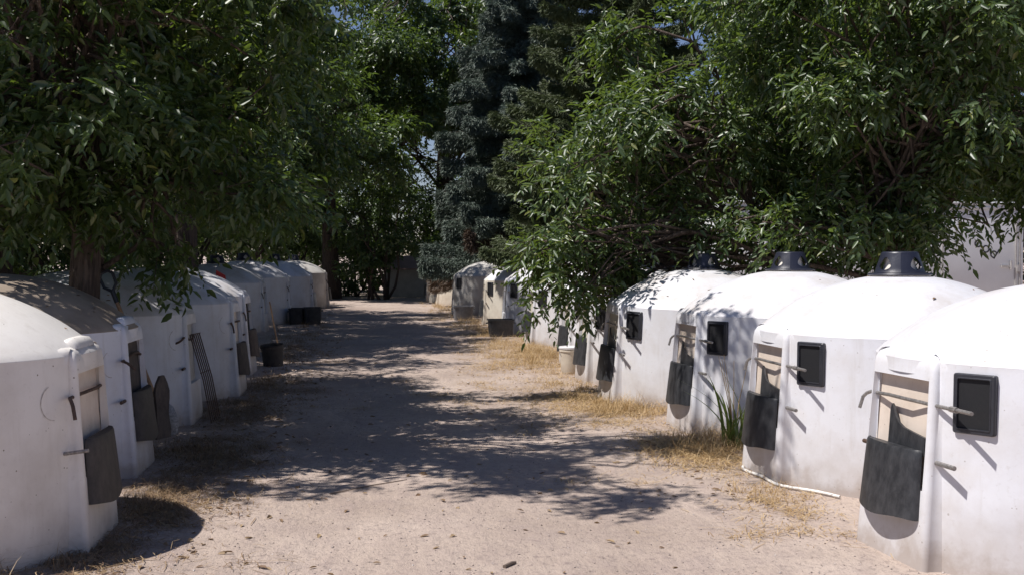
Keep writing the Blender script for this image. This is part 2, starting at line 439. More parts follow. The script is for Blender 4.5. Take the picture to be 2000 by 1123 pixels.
def vent_body_mb():
    """truncated cone with four pear shaped air holes and a wide brim"""
    m = MB(); z0 = APEX-.02; HB = .178
    r_of = lambda v: (.152 - .040*v if v > .02 else .155)
    for s in range(4):
        nb = 40; rect = []; hole = []
        for k in range(nb):
            a = 2*PI*k/nb; dx, dy = math.cos(a), math.sin(a)
            q = max(abs(dx)/.5, abs(dy)/.5); rect.append((.5+dx/q, .5+dy/q))
            w = .20*(1-.45*dy); hole.append((.5+dx*w, .47+dy*.33))
        rows = [[(h[0]+(r[0]-h[0])*t, h[1]+(r[1]-h[1])*t) for h, r in zip(hole, rect)] for t in (0, .12, .5, 1)]
        V = []; n = nb
        for r in rows:
            for (u, v) in r:
                th = (s+u)*PI/2 + PI/4+.35; rr = r_of(v); V.append((rr*math.cos(th), rr*math.sin(th), z0+.024+v*(HB-.034)))
        F = [(i*n+k, i*n+(k+1) % n, (i+1)*n+(k+1) % n, (i+1)*n+k) for i in range(3) for k in range(n)]
        V += [(x*.94, y*.94, z) for x, y, z in V[:n]]; b = 4*n
        F += [(k, b+k, b+(k+1) % n, (k+1) % n) for k in range(n)]
        m.add(V, F)
    zt = z0+.024+HB-.034
    m.lathe([(.112, zt), (.108, zt+.008), (.096, zt+.012), (.02, zt+.014)], 48, cap1=True)
    m.lathe([(.150, z0+.024), (.163, z0+.020), (.192, z0+.016), (.195, z0+.010), (.192, z0+.003), (.13, z0+.001)], 48)
    return m
def vent_liner_mb():
    m = MB(); z0 = APEX-.02; m.lathe([(.118, z0+.005), (.100, z0+.06), (.085, z0+.14)], 32, cap1=True)
    return m
def vent_ring_mb():
    m = MB(); z0 = APEX-.02; m.lathe([(.17, z0-.03), (.178, z0-.006), (.176, z0+.002), (.12, z0+.002)], 48); return m

def make_hutch(name='calf_hutch'):
    r = empty(name)
    P = {}
    P['wall'] = wall_mb().build('wall', M['white'], r)
    P['roof'] = roof_mb().build('roof', M['roof_white'], r, sharp=60)
    e = pod_mb().build('entrance', M['white'], r, sharp=50); P['entrance'] = e
    P['door_panel'] = panel_mb().build('door_panel', M['panel'], e)
    P['grip'] = handle_mb().build('moulded_grip', M['white'], e, sharp=50)
    return r, P
# one master of each piece; hutches copy what they show
proto = {}
proto_root, PP = make_hutch()
extra = dict(feeder=(feeder_mb(), 'feed_hood', M['black']), divider=(divider_mb(), 'feed_divider', M['black']),
             crank=(crank_mb(), 'latch_crank', M['steel']), crank_short=(crank_mb(.06, .13, .11), 'latch_crank', M['rust']),
             pin=(pin_mb(.16), 'latch_pin', M['steel']), pin_far=(pin_mb(.08, -1), 'latch_pin', M['rust']), pin_long=(pin_mb(.12, -1), 'latch_pin', M['rust']), pin_side=(pin_side_mb(), 'latch_pin', M['steel']), scuff=(scuff_mb(), 'scuff_mark', M['scuff']))
EX = {}
for k, (mb, nm, mt) in extra.items():
    o = mb.build(nm, mt); EX[k] = o
wf = window_mb().build('window', M['frame']); wp = pane_mb().build('pane', M['pit'], wf, smooth=False)
vb = vent_body_mb().build('roof_vent', M['navy'], sharp=40); vl = vent_liner_mb().build('liner', M['liner'], vb); vr = vent_ring_mb().build('ring', M['liner'], vb)
EXW, EXV = wf, vb
masters = list(EX.values()) + [wf, vb]

def set_mat(o, mat):
    o.material_slots[0].link = 'OBJECT'; o.material_slots[0].material = mat
def put(src, parent, loc=None, rot=None, mat=None):
    c = src.copy(); col.objects.link(c); c.parent = parent
    if loc: c.location = loc
    if rot: c.rotation_euler = rot
    if mat: set_mat(c, mat)
    for ch in children_of(src):
        d = ch.copy(); col.objects.link(d); d.parent = c
    return c
first = [True]
def hutch(x, y, facing, label, group, feed=True, win=True, vent=True, div=False, mat=None, roof=None, crank='crank', crank_mat=None, crot=0.0,
          pin='pin', prot=0, feed_mat=None, panel=None, panel_dark=False, grip=True, s=1.0, tilt=(0, 0)):
    r = copy_tree(proto_root)
    tl = (1.1*math.sin(y*5.3), .9*math.cos(y*3.7)) if y > 9.5 else (.3*math.sin(y*5.3), .3*math.cos(y*3.7))   # none stands quite level
    r.location = (x, y, float(gz(x, y))-.012); r.rotation_euler = (R(tl[0]), R(tl[1]), facing)
    s = 1 + (.018*math.sin(y*2.9) if y > 13 else 0); r.scale = (s, s, s)
    tag(r, label, 'calf hutch', group)
    parts = {c.name.split('.')[0]: c for c in children_of(r)}
    ent = parts['entrance']; sub = {c.name.split('.')[0]: c for c in children_of(ent)}
    if not grip: bpy.data.objects.remove(sub['moulded_grip'])
    elif mat: set_mat(sub['moulded_grip'], mat)
    if mat:
        for k in ('wall', 'roof', 'entrance'): set_mat(parts[k], mat)
    if roof: set_mat(parts['roof'], roof)
    if panel: set_mat(sub['door_panel'], panel)
    if feed: put(EX['feeder'], r, mat=feed_mat)
    if div: put(EX['divider'], r)
    if crank:
        px = FX(.87)-.030
        put(EX[crank], r, loc=(px*(1-math.cos(crot)), 0, .87 + px*math.sin(crot)), rot=(0, crot, 0), mat=crank_mat)
    for q in ((pin,) if isinstance(pin, str) else (pin or ())): put(EX[q], r, loc=(0, 0, .575))
    if crank == 'crank_short' and y < 20: put(EX['scuff'], r)
    if win: put(EXW, r)
    if vent: put(EXV, r, loc=(0, 0, .010)).scale = (1.2, 1.2, 1.0)
    return r
GR = 'calf hutches in the right row'; GL = 'calf hutches in the left row'
LF = R(6)     # left row faces the lane, turned a little away
# right row, nearest first
hutch(3.82, 6.12, PI+R(5), 'nearest white domed calf hutch on the right, cut off by the frame edge', GR, div=True, s=1.0, vent=True, grip=False, pin=('pin', 'pin_far'))
hutch(3.83, 8.33, PI+R(3), 'sunlit white calf hutch with navy roof vent and white hose along its base', GR, div=True, grip=False, pin=('pin', 'pin_far'))
hutch(3.81, 10.70, PI+R(5), 'sunlit white calf hutch with tall green weed beside its black feed hood', GR, div=True, grip=False)
hutch(3.51, 12.80, PI+R(3), 'white calf hutch with dappled leaf shadow on its dome and straw at its foot', GR, div=True, panel=M['cream'], grip=False)
hutch(3.58, 14.95, PI+R(2), 'white calf hutch under drooping ash branch, beside the lidded white bucket', GR, panel=M['cream'], grip=False)
hutch(3.68, 17.1, PI+R(2), 'white calf hutch behind the lidded white bucket, half hidden by ash leaves', GR, panel=M['cream'], grip=False)
hutch(3.60, 21.1, PI+R(3), 'white calf hutch with dark feed hood beyond the overhanging ash branch', GR, panel=M['cream'], grip=False)
hutch(3.50, 24.3, PI, 'white calf hutch behind the square black tub on dry grass', GR, feed=False, panel=M['pit'], grip=False)  # black door panel stands in for shade inside the open doorway
hutch(3.28, 27.2, PI+R(-2), 'cream fronted calf hutch beside the grey tub, its roof brightly lit', GR, mat=M['cream'], roof=M['white'], feed=True, grip=False)
hutch(2.80, 32.0, PI, 'grey calf hutch with dark window beneath the blue spruce boughs', GR, mat=M['greyish'], feed=False, grip=False)
hutch(2.62, 38.4, PI, 'small looking cream calf hutch far down the lane below dead spruce twigs', GR, mat=M['cream'], grip=False)
hutch(2.36, 40.9, PI, 'farthest calf hutch of the right row, only a pale sliver visible', GR, mat=M['cream'], grip=False)
# left row, nearest first
hutch(-2.77, 6.86, R(0), 'nearest left calf hutch, speckled walls tinted warm for bounced light, cut off by the frame edge', GL, mat=M['speck'], crank='crank_short', pin='pin_side', vent=False, feed_mat=M['black_brown'])
hutch(-2.98, 9.02, R(1), 'calf hutch with dirty brown roof and board leaning on its feed hood', GL, roof=M['brown_roof'], panel=M['wood_board'], crank='crank_short', feed_mat=M['black_brown'], vent=False, crot=R(-40), pin='pin_long')
hutch(-3.02, 11.68, R(1), 'shaded white calf hutch with wire panel leaning on its open doorway', GL, feed=False, panel=M['greyish'], crank='crank_short', vent=False, crot=R(80), pin='pin_long')
hutch(-2.87, 14.0, R(0), 'shaded white calf hutch with short brown feed hood, behind the wire panel', GL, crank='crank_short', feed_mat=M['wood_board'], pin='pin_long', vent=False)
hutch(-3.0, 16.35, R(0), 'calf hutch with bright sunlit entrance top below the red scoop', GL, crank='crank_short', feed_mat=M['wood_board'], vent=False, panel=M['pit'], pin='pin_long')
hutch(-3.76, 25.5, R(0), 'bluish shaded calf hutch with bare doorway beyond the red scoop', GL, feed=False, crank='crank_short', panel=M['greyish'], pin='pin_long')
hutch(-3.5, 28.4, R(2), 'calf hutch behind the two black tubs on the ground', GL, feed=False, crank='crank_short', panel=M['cream'], pin='pin_long')
hutch(-3.2, 32.4, R(2), 'calf hutch with cream front and pale feed hood, left of the large trunk', GL, feed_mat=M['greyish'], crank='crank_short', pin='pin_long')
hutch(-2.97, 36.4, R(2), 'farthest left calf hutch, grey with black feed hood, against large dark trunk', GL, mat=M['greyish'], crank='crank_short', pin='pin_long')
# remove the masters
for o in masters + [proto_root]:
    for c in children_of(o):
        for d in children_of(c): bpy.data.objects.remove(d)
        bpy.data.objects.remove(c)
    bpy.data.objects.remove(o)

# ------------------------------------------------------------------ foliage
def unit(v): return v/np.maximum(np.linalg.norm(v, axis=-1, keepdims=True), 1e-9)
def leaves_geo(P, D, N, L, W, fold=.25, quads=True):
    """P base, D direction, N approximate normal, L length, W width -> folded leaf blades"""
    S = unit(np.cross(D, N)); N2 = unit(np.cross(S, D)); n = len(P)
    L = L[:, None]; W = W[:, None]
    tip = P + D*L - N2*L*.12
    if quads:
        l1 = P + D*L*.30 + S*W*.46 + N2*W*fold; l2 = P + D*L*.66 + S*W*.36 + N2*(W*fold*.8-L*.03)
        r1 = P + D*L*.30 - S*W*.46 + N2*W*fold; r2 = P + D*L*.66 - S*W*.36 + N2*(W*fold*.8-L*.03)
        V = np.stack([P, l1, l2, tip, r2, r1], 1).reshape(-1, 3); b = np.arange(n)[:, None]*6
        F = np.concatenate([b+np.array([[0, 1, 2, 3]]), b+np.array([[0, 3, 4, 5]])], 0)
    else:
        l = P + D*L*.45 + S*W*.5 + N2*W*fold; r = P + D*L*.45 - S*W*.5 + N2*W*fold
        V = np.stack([P, l, tip, r], 1).reshape(-1, 3); b = np.arange(n)[:, None]*4
        F = np.concatenate([b+np.array([[0, 1, 2]]), b+np.array([[0, 2, 3]])], 0)
    return V, F
def crown_leaves(blobs, seed, leaf=(.075, .11), wid=.36, per=13, quads=True, twig=.42, droop=.35, clump=.42, dens=1.0, shell=.5):
    """blobs: (centre, radii, leaves per cubic metre). Twigs gather in clumps so that gaps stay open between them."""
    r = np.random.default_rng(seed); PV = []; tw = []; cl_out = []
    for c, rad, d in blobs:
        c = np.array(c, float); rad = np.array(rad, float); vol = 4.19*rad.prod()
        nt = max(4, int(vol*d*dens/per)); nc = max(3, int(vol/(clump**3)/5.0))
        u = unit(r.normal(size=(nc, 3))); rr = r.random(nc)**(1/3.0); rr = np.where(r.random(nc) < shell, .72+.36*r.random(nc), rr)
        lump = 1 + .22*np.sin(u[:, 0]*4.1+seed)*np.cos(u[:, 1]*5.3+seed*2)+.14*np.sin(u[:, 2]*7+seed)
        cc = c + u*rad*(rr*lump)[:, None]; sz = clump*(.45+.9*r.random(nc))
        w = sz**2.6; pick = r.choice(nc, nt, p=w/w.sum())
        off = unit(r.normal(size=(nt, 3)))*(r.random(nt)**.5)[:, None]
        p = cc[pick] + off*sz[pick][:, None]*np.array([1, 1, .75])
        out = unit((p-c)/rad); dirn = unit(out*.7 + off*.6 + r.normal(size=(nt, 3))*.45 + np.array([0, 0, -droop]))
        tw.append(np.concatenate([p, dirn, out], 1)); cl_out.append(cc)
    T = np.concatenate(tw); p, dirn, outw = T[:, :3], T[:, 3:6], T[:, 6:]; nt = len(p)
    tl = twig*(.55+.7*r.random(nt))
    k = np.arange(per); t = (k+.6)/per; side = np.where(k % 2 == 0, 1.0, -1.0)
    pos = p[:, None, :] + dirn[:, None, :]*(t[None, :, None]-.4)*tl[:, None, None]
    pos[:, :, 2] -= (t**2)[None, :]*.10*tl[:, None]
    upv = np.array([0, 0, 1.0]) + r.normal(size=(nt, 3))*.35
    S = unit(np.cross(dirn, upv))
    d = dirn[:, None, :]*(.35+.5*t[None, :, None]) + S[:, None, :]*side[None, :, None]*.75 + r.normal(size=(nt, per, 3))*.33
    d[:, :, 2] -= .30
    d = unit(d).reshape(-1, 3); pos = pos.reshape(-1, 3)
    nrm = unit(np.array([0, 0, .75]) + r.normal(size=(len(pos), 3))*.50 + np.repeat(outw, per, 0)*.6)
    L = leaf[0]+(leaf[1]-leaf[0])*r.random(len(pos)); W = L*wid*(.8+.4*r.random(len(pos)))
    V, F = leaves_geo(pos, d, nrm, L, W, .18, quads)
    return V, F, T, np.concatenate(cl_out)
SUNN = np.array(SUN)
def limb(m, a, b, r0, r1, rs, sag=.12, n=6, seg=5):
    a = Vector(a); b = Vector(b); L = (b-a).length; pts = []; rad = []
    j = Vector(rs.normal(size=3))*L*.07; j2 = Vector(rs.normal(size=3))*L*.05
    for i in range(seg+1):
        t = i/seg; p = a.lerp(b, t) + Vector((0, 0, 1))*sag*L*math.sin(PI*t) + j*math.sin(PI*t) + j2*math.sin(2*PI*t)
        pts.append(p); rad.append(r0+(r1-r0)*t)
    m.tube(pts, rad, n); return pts
def trunk_geo(base, forks, r0, r1, height, blobs, clumps, seed, lean=(0, 0), nlimb=26, twigs=None, nside=14, root=True):
    rs = np.random.default_rng(seed+99); m = MB(); b = Vector(base); n = 9; pts = []; rad = []
    for i in range(n):
        t = i/(n-1)
        pts.append(b + Vector((lean[0]*t + .05*math.sin(4*t+seed), lean[1]*t+.05*math.cos(3*t+seed), -.1 + (height+.1)*t)))
        rad.append((r0 + (r1-r0)*t) * (1 + (.35*math.exp(-t*9) if root else 0)))
    s0 = len(m.V); m.tube(pts, rad, nside)
    for i in range(s0, len(m.V)):      # furrowed, slightly uneven bole
        v = Vector(m.V[i]); k = (i-s0) % nside
        f = 1 + .07*math.sin(k*2.4+seed) + .05*math.sin(v.z*5+k)
        cpt = pts[min((i-s0)//nside, n-1)]; m.V[i] = tuple(cpt + (v-cpt)*f)
    for c, rad_, d in blobs:
        c = Vector(c); t = .45+.5*rs.random(); st = pts[int(t*(n-1))]
        if c.z < st.z: st = pts[int(min(.95, max(.2, (c.z-b.z-.3)/height))*(n-1))]
        pl = limb(m, st, c, r1*.32, r1*.16, rs, .10, 8, 6)
        near = [q for q in clumps if ((Vector(q)-c).length < max(rad_)*1.15)]
        rs.shuffle(near)
        for q in near[:nlimb]:
            limb(m, pl[2+int(rs.random()*4.9)], q, r1*.22, .008, rs, .06, 5, 4)
    if twigs is not None:
        idx = rs.choice(len(twigs), min(len(twigs), 500), False)
        for q in twigs[idx]:
            p, d = Vector(q[:3]), Vector(q[3:6]); m.tube([p-d*.22, p, p+d*.2], [.005, .004, .002], 3, False)
    return m
def tree(name, label, base, r0, r1, height, blobs, seed, leafmat, barkmat, group=None, cat='tree', lean=(0, 0), nlimb=22, **kw):
    root = empty(name, base); tag(root, label, cat, group); b = np.array(base, float)
    bl = [(tuple(np.array(c)-b), r, d) for c, r, d in blobs]
    V, F, T, C = crown_leaves(bl, seed, **kw)
    np_mesh('crown', V, F, leafmat, root)
    trunk_geo((0, 0, 0), None, r0, r1, height, bl, C, seed, lean, nlimb, T).build('trunk', barkmat, root, sharp=180)
    return root
GT = 'leafy trees along the lane'
# left ash whose bole stands between the second and third hutch
tree('ash_tree', 'ash tree with thick furrowed trunk behind the brown roofed hutch', (-2.65, 10.34, 0), .155, .10, 3.6, [
    ((-2.9, 11.6, 4.3), (2.3, 1.5, 1.6), 1000), ((-2.9, 9.5, 2.75), (1.6, 1.0, .95), 1000), ((-3.4, 8.9, 2.6), (.9, .55, .65), 900), ((-3.5, 9.6, 3.7), (1.1, .7, .7), 800),
    ((-2.9, 9.3, 2.12), (.9, .5, .26), 1300), ((-1.85, 10.5, 2.3), (1.1, .9, .75), 1200), ((-2.2, 10.5, 1.85), (.9, .7, .30), 1000), ((-1.5, 12.2, 2.7), (.85, 1.0, .95), 1000),
    ((-2.4, 9.8, 3.5), (1.4, .55, .65), 1000), ((-2.7, 9.7, 4.4), (1.7, .6, .7), 900), ((-4.2, 9.2, 3.1), (.9, .6, .6), 900), ((-2.5, 8.5, 4.9), (1.7, 1.2, 1.0), 800), ((-1.0, 8.1, 5.2), (1.5, 1.1, .8), 750), ((.0, 9.3, 5.3), (1.2, .9, .6), 550), ((-3.0, 8.4, 3.9), (.9, .5, .45), 800)],
    11, M['ash_leaf'], M['bark'], GT, leaf=(.055, .14), wid=.40, per=11, twig=.40)
tree('ash_tree', 'dark leafy tree at the left edge behind the speckled hutch', (-4.15, 12.6, 0), .17, .11, 4.0, [
    ((-4.9, 12.9, 4.6), (2.2, 1.8, 2.0), 850), ((-4.6, 11.6, 2.7), (1.6, 1.2, 1.0), 1000), ((-3.5, 13.8, 4.4), (1.4, 1.4, 1.2), 850), ((-2.3, 14.4, 3.0), (1.0, 1.1, .9), 900), ((-2.5, 15.6, 4.4), (.95, 1.6, .8), 650), ((-3.0, 12.7, 4.9), (1.1, 1.0, .8), 600), ((-4.9, 11.2, 1.9), (1.3, .8, .6), 900)],
    12, M['ash_leaf'], M['bark_dark'], GT, leaf=(.08, .12), per=11, twig=.42)
# right ash trees
tree('ash_tree', 'broad ash tree whose low branch droops over the right row of hutches', (5.15, 14.6, 0), .16, .10, 3.4, [
    ((6.0, 14.2, 4.2), (1.3, 1.6, 1.6), 1000), ((4.7, 14.2, 3.2), (1.4, 1.4, .95), 1100), ((3.55, 13.8, 3.25), (1.35, 1.2, 1.1), 1000), ((2.4, 13.5, 2.4), (.92, .8, .65), 1050), ((2.6, 13.4, 3.1), (.6, .6, .45), 1200),
    ((2.12, 13.25, 1.75), (.76, .62, .48), 1200), ((2.36, 13.2, 1.36), (.48, .45, .34), 1500), ((2.5, 13.1, 1.85), (.75, .5, .5), 1400), ((1.78, 13.4, 1.78), (.6, .5, .45), 1400), ((1.95, 13.3, 1.42), (.42, .4, .32), 1300), ((4.4, 13.9, 2.35), (1.3, 1.0, .72), 1100),
    ((3.1, 13.9, 1.95), (.9, .7, .45), 1200), ((3.15, 14.0, 4.45), (.8, .9, .7), 1000), ((4.75, 13.9, 1.58), (.5, .35, .4), 1200), ((5.5, 13.9, 1.58), (.7, .35, .42), 1200), ((4.35, 14.0, 1.8), (.5, .4, .25), 1200)],
    13, M['ash_leaf'], M['bark'], GT, leaf=(.06, .14), per=11, twig=.44)
tree('ash_tree', 'dense ash tree behind the three sunlit hutches with navy vents', (5.75, 12.7, 0), .15, .11, 3.6, [
    ((6.3, 12.0, 4.3), (2.5, 1.7, 1.7), 900), ((5.5, 11.9, 4.5), (1.3, 1.2, 1.3), 900), ((5.8, 12.4, 2.75), (1.7, 1.0, .75), 850),
    ((7.6, 12.0, 3.0), (1.0, 1.0, .8), 800), ((5.3, 12.8, 1.85), (.9, .7, .5), 700), ((5.6, 13.0, 2.05), (1.3, .6, .5), 1100), ((4.6, 13.2, 1.9), (.9, .5, .42), 1200), ((7.2, 12.7, 2.95), (1.1, .7, .42), 900), ((5.4, 11.8, 3.2), (1.2, .5, .85), 1000), ((5.5, 12.1, 2.5), (1.0, .45, .6), 1100), ((4.9, 12.25, 1.95), (.8, .35, .4), 1200), ((5.85, 12.3, 2.4), (.4, .4, .5), 1100), ((5.75, 12.2, 1.72), (.6, .35, .28), 1100), ((5.5, 12.25, 1.95), (.75, .4, .45), 1200), ((6.05, 12.8, 1.75), (.42, .4, .35), 900), ((3.9, 13.4, 1.75), (.7, .4, .3), 1100)],
    14, M['ash_leaf'], M['bark'], GT, leaf=(.06, .14), per=11, twig=.44)
# generic lane trees: one master, then copies with their own place, turn and size
def generic(name, label, loc, seed, leafmat, n=9, H=6.2, spread=2.4, group=None, dens=265, leaf=(.11, .17), r0=.24, low=2.0):
    rs = np.random.default_rng(seed); bl = []
    for i in range(n):
        a = i*2.4+rs.random(); rr = spread*(.25+.75*rs.random()); z = low+1.0+(H-low)*rs.random()
        bl.append(((loc[0]+rr*math.cos(a), loc[1]+rr*math.sin(a), z), (1.1+.7*rs.random(), 1.1+.7*rs.random(), .8+.6*rs.random()), dens))
    return tree(name, label, loc, r0, r0*.55, H*.75, bl, seed, leafmat, M['bark_dark'], group, nlimb=9, leaf=leaf, per=10, twig=.55, quads=False, wid=.45, clump=.5)
def place_copy(src, x, y, rz, s, label, group, sz=None):
    c = copy_tree(src); c.location = (x, y, 0); c.rotation_euler = (0, 0, rz); c.scale = (s, s, sz or s); tag(c, label, 'tree', group); return c
GB = 'trees behind the left row'; GF = 'trees at the far end'; GRr = 'trees behind the right row'
A = generic('shade_tree', 'tree overhanging the lane beyond the fifth left hutch', (-3.6, 20.6, 0), 31, M['dark_leaf'], group=GB)
Bt = generic('shade_tree', 'tall tree above the blue shaded left hutches', (-4.3, 24.6, 0), 32, M['dark_leaf'], n=12, H=8.0, spread=2.9, group=GB, r0=.28, low=2.6)
place_copy(A, -7.6, 17.4, 2.0, 1.25, 'tree deep in shade behind the third left hutch', GB)
place_copy(Bt, -9.6, 15.2, 1.1, 1.0, 'tree in the dark upper left corner behind the ash', GB)
place_copy(A, -7.2, 22.5, 4.0, 1.4, 'tree in shade behind the fourth left hutch', GB)
place_copy(Bt, -5.4, 30.5, 3.0, 1.15, 'tree behind the last left hutches, left of the large trunk', GB)
place_copy(A, -9.5, 31.0, .7, 1.7, 'tree far back on the left above the hutches', GB)
C1 = generic('tall_tree', 'tallest tree with a thick dark trunk at the lane end', (-2.25, 43.7, 0), 33, M['dark_leaf'], n=16, H=11.5, spread=4.2, group=GF, dens=300, leaf=(.16, .24), r0=.30, low=4.2)
place_copy(C1, 4.9, 47.0, 2.2, 1.0, 'tall tree behind the blue spruce', GF)
place_copy(C1, -7.5, 44.0, 4.1, .95, 'tall tree left of the large trunk, far end', GF)
place_copy(Bt, 2.4, 52.0, 2.6, 1.5, 'tree behind the low shed at the lane end', GF)
place_copy(Bt, 11.6, 27.5, .3, 1.05, 'tree behind the white trailer on the right', GRr)
place_copy(Bt, 12.0, 26.0, 2.4, 1.35, 'tree far behind the white trailer at the right edge', GRr)
place_copy(A, 9.0, 25.0, 3.4, .95, 'tree directly behind the drooping ash on the right', GRr)
place_copy(C1, 17.0, 41.0, 1.2, 1.0, 'tree showing below the blue sky patch, far right', GRr)
# pale bushes and the many stemmed bush at the end of the lane
def bush(name, label, loc, blobs, seed, leafmat, stems=7, **kw):
    root = empty(name, loc); tag(root, label, 'bush'); b = np.array(loc, float)
    V, F, T, Cc = crown_leaves(blobs, seed, **kw); np_mesh('foliage', V, F, leafmat, root)
    m = MB(); rs = np.random.default_rng(seed)
    for i in range(stems):
        a = rs.random()*6.28; q = Cc[int(rs.random()*len(Cc))]
        limb(m, (.35*math.cos(a), .25*math.sin(a), -.05), q, .06, .012, rs, .15, 6, 6)
    m.build('stems', M['bark_dark'], root, sharp=180); return root
bush('stemmed_bush', 'dark bush with several thin stems at the end of the lane', (-.45, 43.0, 0), [
    ((-.5, 0, 2.2), (1.0, .9, 1.5), 330), ((.8, .2, 2.6), (.95, .9, .9), 300), ((-.9, .1, 1.2), (.6, .6, .9), 300), ((.2, .3, 3.9), (1.4, 1.1, .9), 300), ((-.1, -.2, 1.3), (.8, .6, .6), 260)], 41, M['dark_leaf'],
     stems=12, leaf=(.13, .2), per=9, twig=.5, quads=False, wid=.5, clump=.4)
bush('pale_bush', 'pale sunlit bush seen past the left hutches beside the trunk', (-4.6, 52.0, 0), [
    ((0, 0, 1.6), (2.6, 1.2, 1.2), 160), ((1.2, .4, 1.2), (1.6, 1.1, 1.0), 160)], 42, M['pale_leaf'], leaf=(.16, .24), per=8, twig=.5, quads=False, wid=.5, clump=.5)

HB = bush('thicket', 'dark thicket behind the second left hutch', (-6.0, 13.0, 0), [
    ((0, 0, 1.5), (1.5, 1.0, 1.4), 300), ((.9, .2, 2.8), (1.2, 1.0, 1.0), 280), ((-1.0, .1, 2.4), (1.3, 1.0, 1.2), 280), ((.1, .3, 3.8), (1.2, 1.0, .8), 280)], 43, M['dark_leaf'], leaf=(.11, .17), per=9, twig=.5, quads=False, wid=.45, clump=.45)
for x, y, rz, k, lb in ((-7.4, 9.6, 1.0, 1.0, 'dark thicket at the left frame edge above the brown roof'), (-6.2, 17.5, 2.1, 1.1, 'dark thicket behind the third left hutch'), (-5.9, 21.5, 3.9, 1.15, 'dark thicket behind the fourth left hutch'),
        (-6.1, 26.5, 5.0, 1.1, 'dark thicket behind the bluish left hutch'), (-5.9, 32.5, .4, 1.2, 'dark thicket behind the black tubs on the left'), (-6.6, 39, 1.4, 1.3, 'dark thicket left of the pale bush'),
        (4.9, 41.5, 2.6, 1.3, 'dark thicket behind the blue spruce foot'), (6.6, 32.0, 3.3, 1.4, 'dark thicket behind the green conifer'), (5.7, 22.6, .8, .9, 'dark thicket left of the white trailer'),
        (1.9, 49.5, 1.7, 1.1, 'dark thicket rising behind the low shed'), (14.2, 24.5, 4.4, 1.2, 'dark thicket right of the white trailer'), (-3.9, 47.5, .9, 1.15, 'dark thicket behind the large trunk'), (-8.8, 47, 2.9, 1.5, 'dark thicket far back on the left'), (4.6, 52.5, 5.2, 1.3, 'dark thicket behind the right end of the shed'), (9.5, 44, 1.1, 1.6, 'dark thicket far behind the green conifer'), (-.9, 54, 3.6, 1.2, 'dark thicket seen between the bush stems'), (10.6, 27.5, 3.1, 1.5, 'dark thicket right behind the white trailer'), (17.5, 33, .2, 1.8, 'dark thicket far off at the right frame edge'), (-1.5, 46.6, 3.3, .8, 'low dark thicket left of the shed wall'), (-4.9, 17.2, 2.7, .75, 'small dark thicket right behind the ash bole'), (-5.7, 44.5, 5.6, 1.2, 'dark thicket between the last left hutch and the pale bush'), (.3, 50.5, .1, 1.3, 'dark thicket filling the gap above the low shed'), (-2.8, 51.5, 4.0, 1.25, 'dark thicket just right of the pale bush'), (-6.4, 60, 1.9, 1.8, 'tall dark thicket far beyond the trunk'), (5.0, 61, 4.9, 1.8, 'tall dark thicket far beyond the shed'), (-10.5, 26, 2.2, 1.5, 'dark thicket deep behind the left row')):
    c = copy_tree(HB); c.location = (x, y, 0); c.rotation_euler = (0, 0, rz); c.scale = (k, k, k); tag(c, lb, 'bush', 'dark thickets behind the rows')
tag(HB, None, None, 'dark thickets behind the rows')

# ------------------------------------------------------------------ conifers
def conifer(name, label, loc, H, base_r, low, needlemat, seed, droop=.35, hang=.5, nbr=150, per_m=210, dead=None, tuft=(.10, .19)):
    rs = np.random.default_rng(seed); root = empty(name, loc); tag(root, label, 'conifer')
    m = MB(); m.tube([(0, 0, -.1), (.03, 0, H*.3), (-.02, .03, H*.65), (0, 0, H)], [.19, .15, .09, .012], 10)
    P = []; D = []
    dP = []; dD = []
    for i in range(nbr):
        t = (i+rs.random())/nbr; z = low + (H*.985-low)*t**1.12; a = i*2.399+rs.normal()*.25
        L = base_r*(1-(z-low)/(H-low))**.78*(.72+.5*rs.random())+.12
        dr = droop*(.7+.6*rs.random())
        f = lambda s: np.array([math.cos(a)*L*s, math.sin(a)*L*s, z + .10*L*s - dr*L*s*s + .16*L*s**4])
        m.tube([f(s) for s in (0, .35, .7, 1)], [.028*(1-t*.6), .02, .012, .004], 5, False)
        nn = int(per_m*L*(.5+.5*L)) + 14
        s = .12+.88*rs.random(nn)**.75; q = np.array([f(k) for k in s])
        tdir = np.array([math.cos(a), math.sin(a), -dr*.6]); sd = np.array([-math.sin(a), math.cos(a), 0])
        wdt = (.30+.14*math.sin(i*1.7))*L*(1-s)*.9+.06; lat = (rs.random(nn)*2-1)
        hangs = rs.random(nn)*hang*(.12+.30*L*.5)
        q = q + sd[None, :]*(lat*wdt)[:, None]; q[:, 2] -= hangs + .10*np.abs(lat)*wdt
        dd = unit(tdir[None, :]*(.8+.3*rs.random(nn))[:, None] + sd[None, :]*(lat*.8)[:, None] + rs.normal(size=(nn, 3))*.28 + np.array([0, 0, -.9])[None, :]*(hangs/(hang*.3+1e-6))[:, None].clip(0, 1.2))
        isdead = dead is not None and dead(z, a)
        (dP if isdead else P).append(q); (dD if isdead else D).append(dd)
    def sprays(P, D, mat, nm):
        P = np.concatenate(P); D = np.concatenate(D); n = len(P)
        # every spray: three thin blades
        VV = []; FF = []; o = 0
        for k in range(5):
            d = unit(D + rs.normal(size=D.shape)*.38); nrm = unit(rs.normal(size=D.shape)+np.array([0, 0, .8]))
            L = tuft[0]+(tuft[1]-tuft[0])*rs.random(n)
            V, F = leaves_geo(P + rs.normal(size=P.shape)*.03, d, nrm, L, L*.085+.006, .1, False); VV.append(V); FF.append(F+o); o += len(V)
        np_mesh(nm, np.concatenate(VV), np.concatenate(FF), mat, root)
    sprays(P, D, needlemat, 'boughs')
    if dP: sprays(dP, dD, M['dead_needle'], 'dead_boughs')
    m.build('trunk', M['bark_dark'], root, sharp=180); return root
